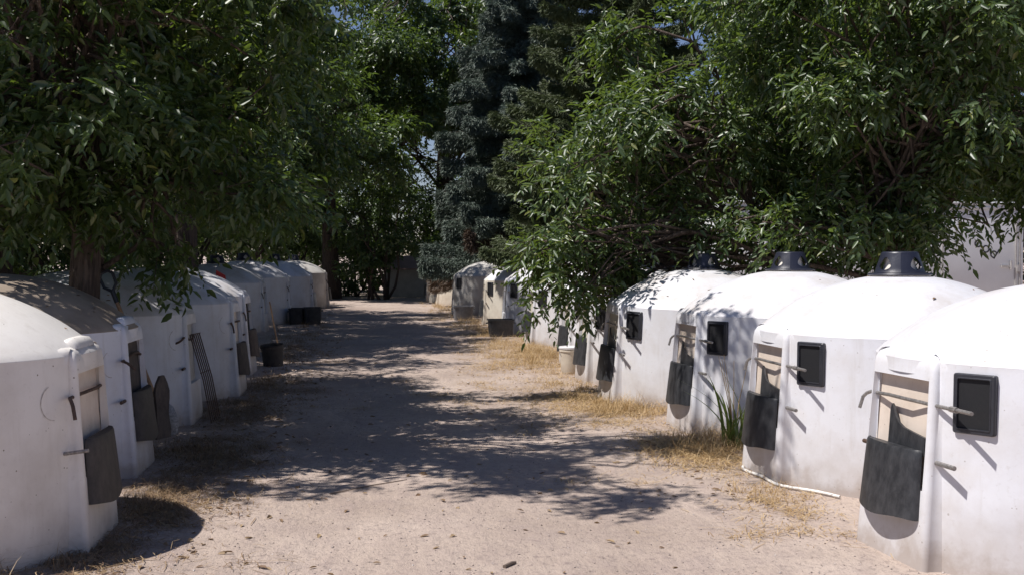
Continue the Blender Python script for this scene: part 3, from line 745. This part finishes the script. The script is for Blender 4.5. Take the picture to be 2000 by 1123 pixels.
conifer('blue_spruce', 'tall narrow blue spruce with drooping grey blue boughs', (4.0, 35.0, 0), 15.0, 2.75, 1.5, M['blue_needle'], 51, .38, .9, 210, 260,
        dead=lambda z, a: z < 3.4 and math.cos(a-3.9) > .1 and math.sin(z*97+a*13) > .1)
conifer('green_fir', 'green conifer with level layered boughs, right of the blue spruce', (5.3, 27.0, 0), 12.0, 3.0, 1.3, M['green_needle'], 52, .12, .35, 170, 260)

# ------------------------------------------------------------------ trailer and shed
t = empty('cargo_trailer', (8.78, 20.2, 0), R(0)); tag(t, 'white sheet metal cargo trailer glimpsed through the ash leaves', 'trailer')
m = MB(); m.bbox((0, 1.05, 1.61), (5.76, 2.1, 2.02), .03); m.build('body', M['trailer'], t)
m = MB()
for z in (2.585, 2.50): m.box((0, -.012, z), (5.6, .02, .035))
for x in (1.30, 2.72, 2.80): m.box((x, -.014, 1.52), (.03, .024, 1.80))
m.build('trim', M['trailer_trim'], t, smooth=False)
m = MB(); m.box((2.52, -.02, 1.44), (.17, .03, .035)); m.tube([(2.62, -.03, 1.38), (2.62, -.03, 1.54)], .018, 8); m.box((2.76, -.032, 1.40), (.06, .02, .13)); m.build('latch', M['trailer_trim'], t)
for sx in (-.5, .35):
    m = MB()
    for yy in (.0, 2.1): m.lathe([(.12, -.1), (.30, -.1), (.34, -.06), (.34, .06), (.30, .1), (.12, .1)], 28)
    w = MB(); w.lathe([(.10, -.1), (.30, -.1), (.34, -.06), (.34, .06), (.30, .1), (.10, .1)], 28, cap0=True, cap1=True)
    o = w.build('wheel', M['tyre'], t); o.location = (sx, .15, .34); o.rotation_euler = (R(90), 0, 0)
fc = bpy.data.curves.new('lettering', 'FONT'); fc.body = 'ood'; fc.size = .30; fc.extrude = .002; fc.align_x = 'CENTER'; fc.space_character = 1.12
fo = bpy.data.objects.new('lettering', fc); col.objects.link(fo); fo.parent = t; fo.location = (2.10, -.006, 1.70); fo.rotation_euler = (R(90), R(33), 0)
fc.materials.append(M['ink'])
bpy.context.view_layer.update()
me = bpy.data.meshes.new_from_object(fo.evaluated_get(bpy.context.evaluated_depsgraph_get()))
fm = bpy.data.objects.new('lettering', me); col.objects.link(fm); fm.parent = t; fm.location = fo.location; fm.rotation_euler = fo.rotation_euler
bpy.data.objects.remove(fo); fm.name = 'lettering'
if not me.materials: me.materials.append(M['ink'])

s = empty('low_shed', (1.5, 45.6, 0)); tag(s, 'low grey shed with brownish pink roof at the lane end', 'shed')
m = MB(); m.box((0, 1.5, .53), (3.4, 3.0, 1.06)); m.build('wall', M['shed_wall'], s, smooth=False)
m = MB(); m.add([(-1.9, -.2, 1.062), (1.9, -.2, 1.062), (1.9, 1.5, 1.56), (-1.9, 1.5, 1.56), (-1.9, 3.2, 1.062), (1.9, 3.2, 1.062),
                 (-1.9, -.2, 1.10), (1.9, -.2, 1.10), (1.9, 1.5, 1.60), (-1.9, 1.5, 1.60), (-1.9, 3.2, 1.10), (1.9, 3.2, 1.10)],
     [(6, 7, 8, 9), (9, 8, 11, 10), (1, 0, 3, 2), (2, 3, 4, 5), (0, 1, 7, 6), (5, 4, 10, 11), (0, 6, 9, 3), (3, 9, 10, 4), (7, 1, 2, 8), (8, 2, 5, 11)])
m.build('roof', M['shed_roof'], s, smooth=False)

# ------------------------------------------------------------------ small things
# shovel leaning between the ash trunk and the third hutch
t = empty('shovel', (-2.12, 10.32, 0)); tag(t, 'shovel with wooden shaft and black grip leaning beside the ash trunk', 'shovel')
a = Vector((.10, 0, .35)); b = Vector((-.28, .06, 1.30)); d = (b-a).normalized()
m = MB(); m.tube([a, b], .017, 10); m.build('shaft', M['shaft'], t)
m = MB(); u = d.cross(Vector((0, 1, 0))).normalized(); c0 = b-d*.02
m.tube([c0-d*.05, c0+d*.06], .021, 10)
m.tube([c0+d*.05, c0+d*.11+u*.055, c0+d*.20+u*.058, c0+d*.235+u*.03, c0+d*.235-u*.03, c0+d*.20-u*.058, c0+d*.11-u*.055, c0+d*.05], .014, 8)
m.build('grip', M['frame'], t)
m = MB(); q = MB()
V = []
for i, w in enumerate((.07, .11, .115, .105, .06)):
    for k in range(7):
        s_ = (k/3-1); p = a - d*(.0+.075*i) + u*w*s_ + Vector((0, -1, 0))*(.02*(1-s_*s_)); V.append(p)
F = [(i*7+k, i*7+k+1, i*7+k+8, i*7+k+7) for i in range(4) for k in range(6)]
n = len(V); V += [p+Vector((0, .004, 0)) for p in V]; F += [tuple(reversed([j+n for j in f])) for f in F]
m.add(V, F); m.build('blade', M['steel'], t)
# board on the second left hutch
t = empty('leaning_board', (-1.80, 9.40, .19), R(-25)); tag(t, 'weathered dark board hung beside the feed hood of the brown roofed hutch', 'board')
m = MB(); n = 9; V = []
for i in range(n):
    z = .50*i/(n-1); w = .085+.015*math.sin(i*1.1) if i < n-3 else .09*math.sqrt(max(0, 1-((i-(n-3))/2.2)**2))
    for (y, x) in ((-w, .012*math.sin(i)), (w, .01*math.cos(i*1.3))): V.append((x+.02*math.sin(z*3)-z*.06, y, z))
F = [(i*2, i*2+1, i*2+3, i*2+2) for i in range(n-1)]; k = len(V); V += [(x-.022, y, z) for x, y, z in V]
F += [tuple(reversed([j+k for j in f])) for f in F] + [(i*2, i*2+2, k+i*2+2, k+i*2) for i in range(n-1)] + [(i*2+1, k+i*2+1, k+i*2+3, i*2+3) for i in range(n-1)] + [(0, k, k+1, 1), (2*n-2, 2*n-1, k+2*n-1, k+2*n-2)]
m.add(V, F); m.build('board', M['wood_board'], t, sharp=40); 
# wire panel leaning on the third left hutch
m = MB(); o0 = Vector((-1.93, 11.42, .88)); dn = Vector((.20, .02, -.88)); wd = Vector((.02, .42, -.01))
for k in range(6): m.tube([o0+wd*k/5, o0+dn*.5+wd*k/5+Vector((.02, 0, 0)), o0+dn+wd*k/5], .0065, 6)
for k in (0, 3, 6, 7): m.tube([o0+dn*(k/7)+Vector((.01, 0, 0)), o0+wd+dn*(k/7)+Vector((.01, 0, 0))], .005, 6)
o = m.build('wire_screen', M['rust']); tag(o, 'rusty wire panel of upright bars leaning on a doorway', 'wire panel')
m = MB()
for k in range(5): m.tube([(-2.75+k*.035, 7.98, 1.36), (-2.70+k*.035, 7.99, 1.28), (-2.63+k*.035, 8.0, 1.19)], .004, 5)
m.tube([(-2.76, 7.98, 1.34), (-2.59, 7.98, 1.34)], .004, 5)
o = m.build('wire_grate', M['rust']); tag(o, 'small grate of thin wires standing between the two nearest left hutches', 'wire grate')
# red scoop behind the fifth left hutch
t = empty('red_scoop', (-2.50, 17.70, -.08)); tag(t, 'red plastic scoop standing behind the sunlit entrance top', 'scoop')
m = MB(); m.add([(-.14, 0, .95), (.10, .02, .92), (.03, .02, 1.42), (-.10, 0, 1.5), (-.14, .05, .95), (.10, .07, .92), (.03, .05, 1.42), (-.10, .03, 1.5)],
               [(0, 1, 2, 3), (7, 6, 5, 4), (0, 4, 5, 1), (1, 5, 6, 2), (2, 6, 7, 3), (3, 7, 4, 0)]); m.build('blade', M['red'], t, smooth=False)
m = MB(); m.tube([(-.02, .02, 1.0), (.02, .03, .3), (.06, .03, -.02)], .016, 8); m.build('shaft', M['shaft'], t)
# pole leaning at the fifth left hutch and a tipped black bucket by it
m = MB(); m.tube([(-1.80, 17.6, .95), (-1.70, 17.5, .45), (-1.58, 17.3, .01)], [.010, .012, .013], 8)
o = m.build('pole', M['shaft']); tag(o, 'thin wooden pole leaning by the black bucket on the left', 'pole')
def bucket(name, label, loc, mat, r=.15, h=.34, lid=None, rot=(0, 0, 0), cat='bucket'):
    t = empty(name, loc); t.rotation_euler = rot; tag(t, label, cat)
    m = MB(); m.lathe([(r*.84, 0), (r*.98, h*.86), (r*1.05, h*.87), (r*1.05, h*.94), (r, h*.95), (r*1.02, h), (r*.94, h), (r*.80, .03)], 28, cap0=True, cap1=True); m.build('body', mat, t)
    m = MB(); m.tube([(r*1.06*math.cos(a), -.05*math.sin(a*1)-.02, h*.86-.12*math.sin(a)) for a in [PI*k/8 for k in range(9)]], .004, 5); m.build('handle', M['steel'], t)
    if lid:
        m = MB(); m.lathe([(r*1.09, h*.97), (r*1.10, h+.012), (r*1.02, h+.02), (r*.9, h+.012), (.01, h+.012)], 28, cap1=True); m.build('lid', lid, t)
    return t
bucket('bucket', 'white lidded plastic bucket between two hutches on the right', (2.50, 15.85, 0), M['cream'], .15, .36, M['white'])
bucket('bucket', 'black bucket on the ground by the leaning pole', (-1.72, 17.3, 0), M['black_brown'], .17, .33, rot=(R(4), R(-3), 0))
def tub(name, label, loc, d, mat, rz=0, group=None):
    t = empty(name, loc, rz); tag(t, label, 'tub', group); m = MB()
    x, y, z = d[0]/2, d[1]/2, d[2]
    def lp(k, zz):
        out = []
        for sx, sy, a0 in ((1, 1, 0), (-1, 1, 90), (-1, -1, 180), (1, -1, 270)):
            for j in range(4):
                a = R(a0+30*j); out.append((sx*(x*k-.05)+.05*math.cos(a), sy*(y*k-.05)+.05*math.sin(a), zz))
        return out
    rows = [lp(.9, 0), lp(1, z*.93), lp(1.05, z*.94), lp(1.05, z), lp(.97, z), lp(.86, z*.2)]
    V = [p for r in rows for p in r]; F = [(i*16+k, i*16+(k+1) % 16, (i+1)*16+(k+1) % 16, (i+1)*16+k) for i in range(5) for k in range(16)]
    F += [tuple(range(15, -1, -1)), tuple(80+k for k in range(16))]
    m.add(V, F); m.build('body', mat, t, sharp=40)
    m = MB()
    for sx in (-1, 1): m.tube([(sx*x*1.04, -.08, z*.8), (sx*(x*1.04+.03), -.06, z*.78), (sx*(x*1.04+.03), .06, z*.78), (sx*x*1.04, .08, z*.8)], .011, 6)
    m.build('handles', M['frame'], t); return t
tub('tub', 'square black tub on dry grass in the right row', (2.22, 23.1, 0), (.50, .45, .36), M['black'])
tub('tub', 'grey tub on the ground under the grey hutch', (1.85, 29.3, 0), (.50, .5, .36), M['grey_tub'])
tub('tub', 'left of two black tubs in front of a shaded hutch', (-2.22, 28.0, 0), (.36, .5, .38), M['black'], 0)
tub('tub', 'right of two black tubs, the squarer one nearer the lane', (-1.85, 27.9, 0), (.42, .5, .40), M['black'], .1)
# hose along the foot of the second right hutch
m = MB(); pts = []
for k in range(15):
    a = R(-15+62*k/14); rr = 1.14+.03*math.sin(k*.9)+.05*(k/14); px, py = 3.83-rr*math.cos(a), 8.33-rr*math.sin(a); pts.append((px, py, float(gz(px, py))+.016))
m.tube(pts, .011, 8); o = m.build('hose', M['hose']); tag(o, 'white hose lying along the foot of the hutch', 'hose')
# sticks on the lane
def stick(label, a, b, r):
    m = MB(); a = Vector((*a, float(gz(*a))+r*.8)); b = Vector((*b, float(gz(*b))+r*.8)); c = (a+b)/2 + Vector((.01, .015, .004))
    m.tube([a, c, b], [r*1.1, r, r*.6], 7); o = m.build('stick', M['twig']); tag(o, label, 'stick'); return o
stick('short thick stick on the sunlit dirt at the bottom of the lane', (.60, 6.05), (.67, 6.13), .010)
stick('long thin stick lying in the leaf shade across the lane', (-.42, 8.05), (.12, 8.45), .0045)
# green weed beside the third right hutch
t = empty('tall_weed', (2.92, 9.55, 0)); tag(t, 'tall green grass weed growing between two sunlit hutches', 'weed')
rs = np.random.default_rng(5); m = MB(); st = MB()
for k in range(22):
    a = rs.random()*6.28; L = .28+.5*rs.random(); w = .010+.007*rs.random(); lean = .12+.35*rs.random(); b0 = Vector((rs.normal()*.05, rs.normal()*.05, 0)); V = []
    dx = Vector((math.cos(a), math.sin(a), 0)); sx = Vector((-math.sin(a), math.cos(a), 0))
    for i in range(7):
        s_ = i/6; p = b0 + dx*lean*L*s_*s_*1.6 + Vector((0, 0, L*(s_-.28*s_*s_*lean*2))); ww = w*(1-s_**2)+.001; V += [p-sx*ww, p+sx*ww]
    m.add(V, [(i*2, i*2+1, i*2+3, i*2+2) for i in range(6)])
m.build('blades', M['weed'], t)
for k in range(5):
    a = rs.random()*6.28; st.tube([(0, 0, 0), (.05*math.cos(a), .05*math.sin(a), .4), (.14*math.cos(a), .12*math.sin(a), .72+.1*rs.random())], [.005, .004, .002], 5)
st.build('stems', M['straw'], t)

# ------------------------------------------------------------------ dry grass, straw, pebbles (nobody could count them)
def blades(P, L, W, lean, seed, flat=False):
    r = np.random.default_rng(seed); n = len(P); a = r.random(n)*2*PI; seg = 4
    dx = np.stack([np.cos(a), np.sin(a), np.zeros(n)], 1); sx = np.stack([-np.sin(a), np.cos(a), np.zeros(n)], 1); VV = []
    for i in range(seg):
        s_ = i/(seg-1)
        if flat:
            p = P + dx*(L*(s_-.5))[:, None] + sx*(L*.22*lean*(s_-.5)**2*4)[:, None]; p[:, 2] = gz(p[:, 0], p[:, 1]) + .004 + P[:, 2] + .02*lean*math.sin(PI*s_)
            ww = W*.5
        else:
            p = P + dx*(L*lean*s_**1.6)[:, None] + np.array([0, 0, 1.0])*(L*(s_-.45*lean*s_**2))[:, None]; ww = W*.5*(1-.85*s_)
        VV += [p-sx*ww[:, None], p+sx*ww[:, None]]
    V = np.stack(VV, 1).reshape(-1, 3); b = np.arange(n)[:, None]*(2*seg)
    F = np.concatenate([b+np.array([[2*i, 2*i+1, 2*i+3, 2*i+2]]) for i in range(seg-1)], 0)
    return V, F
def tufts(name, label, spots, mat, seed, per=(18, 44), h=(.05, .21), cat='grass'):
    r = np.random.default_rng(seed); P = []; Ls = []
    for (x, y, rad, sc) in spots:
        n = int(r.integers(*per)); q = r.normal(size=(n, 2))*rad*.5; P.append(np.stack([x+q[:, 0], y+q[:, 1], gz(x+q[:, 0], y+q[:, 1])], 1)); Ls.append((h[0]+(h[1]-h[0])*r.random(n)**1.6)*sc)
    P = np.concatenate(P); L = np.concatenate(Ls); n = len(P)
    V, F = blades(P, L, .003+.003*r.random(n), .45+1.0*r.random(n), seed); o = np_mesh(name, V, F, mat); tag(o, label, cat, None, 'stuff'); return o
rs = np.random.default_rng(21)
spots = []
for (cx, cy, n, sx_, sy_, sc) in ((2.78, 9.65, 60, .22, .28, 1.25), (2.60, 12.0, 46, .2, .25, 1.3), (2.35, 12.5, 18, .12, .2, 1.0), (2.55, 9.3, 14, .14, .2, .9), (2.6, 7.7, 10, .12, .16, .7),
        (2.45, 18.9, 110, .26, 1.0, 1.1), (2.2, 17.5, 45, .38, 1.0, .8), (2.1, 20.5, 45, .3, 1.0, .9), (2.3, 24.5, 70, .3, 1.2, 1.0), (1.9, 28, 60, .3, 2.0, .9), (1.7, 33, 60, .3, 2.5, 1.0), (2.2, 14.0, 24, .2, .4, .8), (2.75, 15.9, 18, .15, .3, 1.0),
        (1.55, 37, 24, .25, 1.0, 1.0)):
    for k in range(n): spots.append((cx+rs.normal()*sx_, cy+rs.normal()*sy_, .12, sc*(.6+.7*rs.random())))
tufts('dry_grass', 'tufts of dry yellow grass along the right row', spots, M['straw'], 61)
spots = []
for (cx, cy, n, sx_, sy_, sc) in ((-1.62, 7.7, 26, .10, .2, .6), (-1.85, 6.35, 18, .2, .08, .5), (-1.65, 9.9, 30, .14, .3, .6), (-1.75, 12.4, 26, .12, .35, .6), (-1.6, 14.9, 26, .12, .4, .6), (-1.75, 18.5, 40, .3, 1.5, .7), (-1.8, 22, 40, .3, 1.5, .8), (-1.9, 29, 40, .2, 3, .8), (-2.15, 6.02, 22, .12, .05, 1.0)):
    for k in range(n): spots.append((cx+rs.normal()*sx_, cy+rs.normal()*sy_, .12, sc*(.6+.7*rs.random())))
tufts('brown_grass', 'low tufts of brown dead grass along the left row', spots, M['brown_straw'], 62)
def litter(name, label, areas, mat, seed):
    r = np.random.default_rng(seed); P = []
    for (cx, cy, sx_, sy_, n) in areas:
        k = max(3, n//45); c = np.stack([cx+r.normal(size=k)*sx_, cy+r.normal(size=k)*sy_], 1)[r.integers(0, k, n)]
        q = c + r.normal(size=(n, 2))*np.array([.13, .13])*(.4+1.2*r.random((n, 1))); P.append(np.concatenate([q, r.random((n, 1))*.012], 1))
    P = np.concatenate(P); n = len(P)
    V, F = blades(P, .05+.13*r.random(n)**1.5, .0025+.003*r.random(n), r.normal(size=n).clip(-1.5, 1.5), seed, True); o = np_mesh(name, V, F, mat); tag(o, label, 'straw', None, 'stuff')
litter('straw_litter', 'loose straw scattered over the dirt on the right side', [
    (2.55, 9.4, .24, .5, 4200), (2.3, 12.2, .32, .7, 4600), (1.9, 13.0, .45, .6, 1600), (2.1, 17.5, .50, 1.5, 5500), (2.1, 20.5, .45, 1.4, 4000), (1.9, 24.5, .4, 1.8, 2500), (1.7, 30, .4, 3, 2500), (2.6, 7.55, .14, .3, 500),
    (1.3, 14.5, .6, .9, 500), (.35, 13.6, .22, .10, 160), (.9, 11.0, 1.0, 1.5, 260), (2.45, 6.6, .2, .25, 260), (1.6, 8.6, .7, 1.0, 150)], M['straw'], 71)
litter('old_straw', 'flattened brown straw along the left row', [
    (-1.65, 6.5, .18, .22, 1100), (-1.45, 7.6, .16, .4, 2200), (-1.4, 9.5, .22, .6, 3200), (-1.5, 12.0, .22, .7, 2600), (-1.4, 14.6, .25, .8, 2000), (-1.4, 19, .4, 2, 1200), (-.3, 9, .9, 1.2, 260), (-2.0, 6.05, .3, .10, 500), (-1.5, 27, .3, 4, 1200)], M['brown_straw'], 72)
def pebbles(n, seed):
    r = np.random.default_rng(seed)
    y = 4.6 + 30*r.random(n)**2.2; x = -2.4 + 5.4*r.random(n); s = .0022+.0055*r.random(n)**3 + .014*(r.random(n) > .995)*r.random(n)
    c = np.stack([x, y, gz(x, y)+s*.25], 1)
    base = np.array([[1, 0, 0], [-1, 0, 0], [0, 1, 0], [0, -1, 0], [0, 0, .7], [0, 0, -.7]], float)
    V = c[:, None, :] + base[None]*s[:, None, None]*(.6+.8*r.random((n, 6, 1)))
    rot = r.random(n)*6.28; cs, sn = np.cos(rot)[:, None], np.sin(rot)[:, None]; d = V-c[:, None, :]
    V = np.stack([c[:, None, 0]+d[..., 0]*cs-d[..., 1]*sn, c[:, None, 1]+d[..., 0]*sn+d[..., 1]*cs, V[..., 2]], -1).reshape(-1, 3)
    tri = np.array([[0, 2, 4], [2, 1, 4], [1, 3, 4], [3, 0, 4], [2, 0, 5], [1, 2, 5], [3, 1, 5], [0, 3, 5]])
    F = (np.arange(n)[:, None, None]*6 + tri[None]).reshape(-1, 3)
    o = np_mesh('pebbles', V, F, M['pebble']); tag(o, 'small pebbles strewn over the dirt lane', 'pebbles', None, 'stuff')
pebbles(16000, 81)

# dry fallen leaves on the lane and on the domes (nobody could count them)
def fallen(name, label, P, mat, seed, L0=.03, L1=.075):
    r = np.random.default_rng(seed); n = len(P); a = r.random(n)*6.28
    D = np.stack([np.cos(a), np.sin(a), r.normal(size=n)*.12], 1); N = unit(np.array([0, 0, 1.0])+r.normal(size=(n, 3))*.35)
    L = L0+(L1-L0)*r.random(n); V, F = leaves_geo(P, unit(D), N, L, L*.4, .2); o = np_mesh(name, V, F, mat); tag(o, label, 'leaves', None, 'stuff')
r = np.random.default_rng(91)
x = np.concatenate([-1.7+3.6*r.random(260), -1.75+.9*r.random(420), 2.4+.7*r.normal(size=420)*.5]); y = np.concatenate([5.5+16*r.random(260)**1.5, 6+16*r.random(420), 7.5+14*r.random(420)])
fallen('fallen_leaves', 'dry fallen leaves on the dirt of the lane', np.stack([x, y, gz(x, y)+.008], 1), M['brown_straw'], 92)
P = []
for cx, cy, n in ((-2.77, 6.86, 12), (-2.98, 9.02, 46), (-3.02, 11.68, 46), (-2.87, 14.0, 30), (3.51, 12.8, 40), (3.81, 10.7, 16), (3.58, 14.95, 30), (3.83, 8.33, 7)):
    rr = .25+.72*r.random(n)**.6; a = r.random(n)*6.28; S = (1.05**2+.415**2)/(2*.415)
    P.append(np.stack([cx+rr*np.cos(a), cy+rr*np.sin(a), 1.51-S+np.sqrt(S*S-rr*rr)-.004], 1))
fallen('roof_leaves', 'dry leaves lying on the hutch domes', np.concatenate(P), M['brown_straw'], 93, .025, .06)
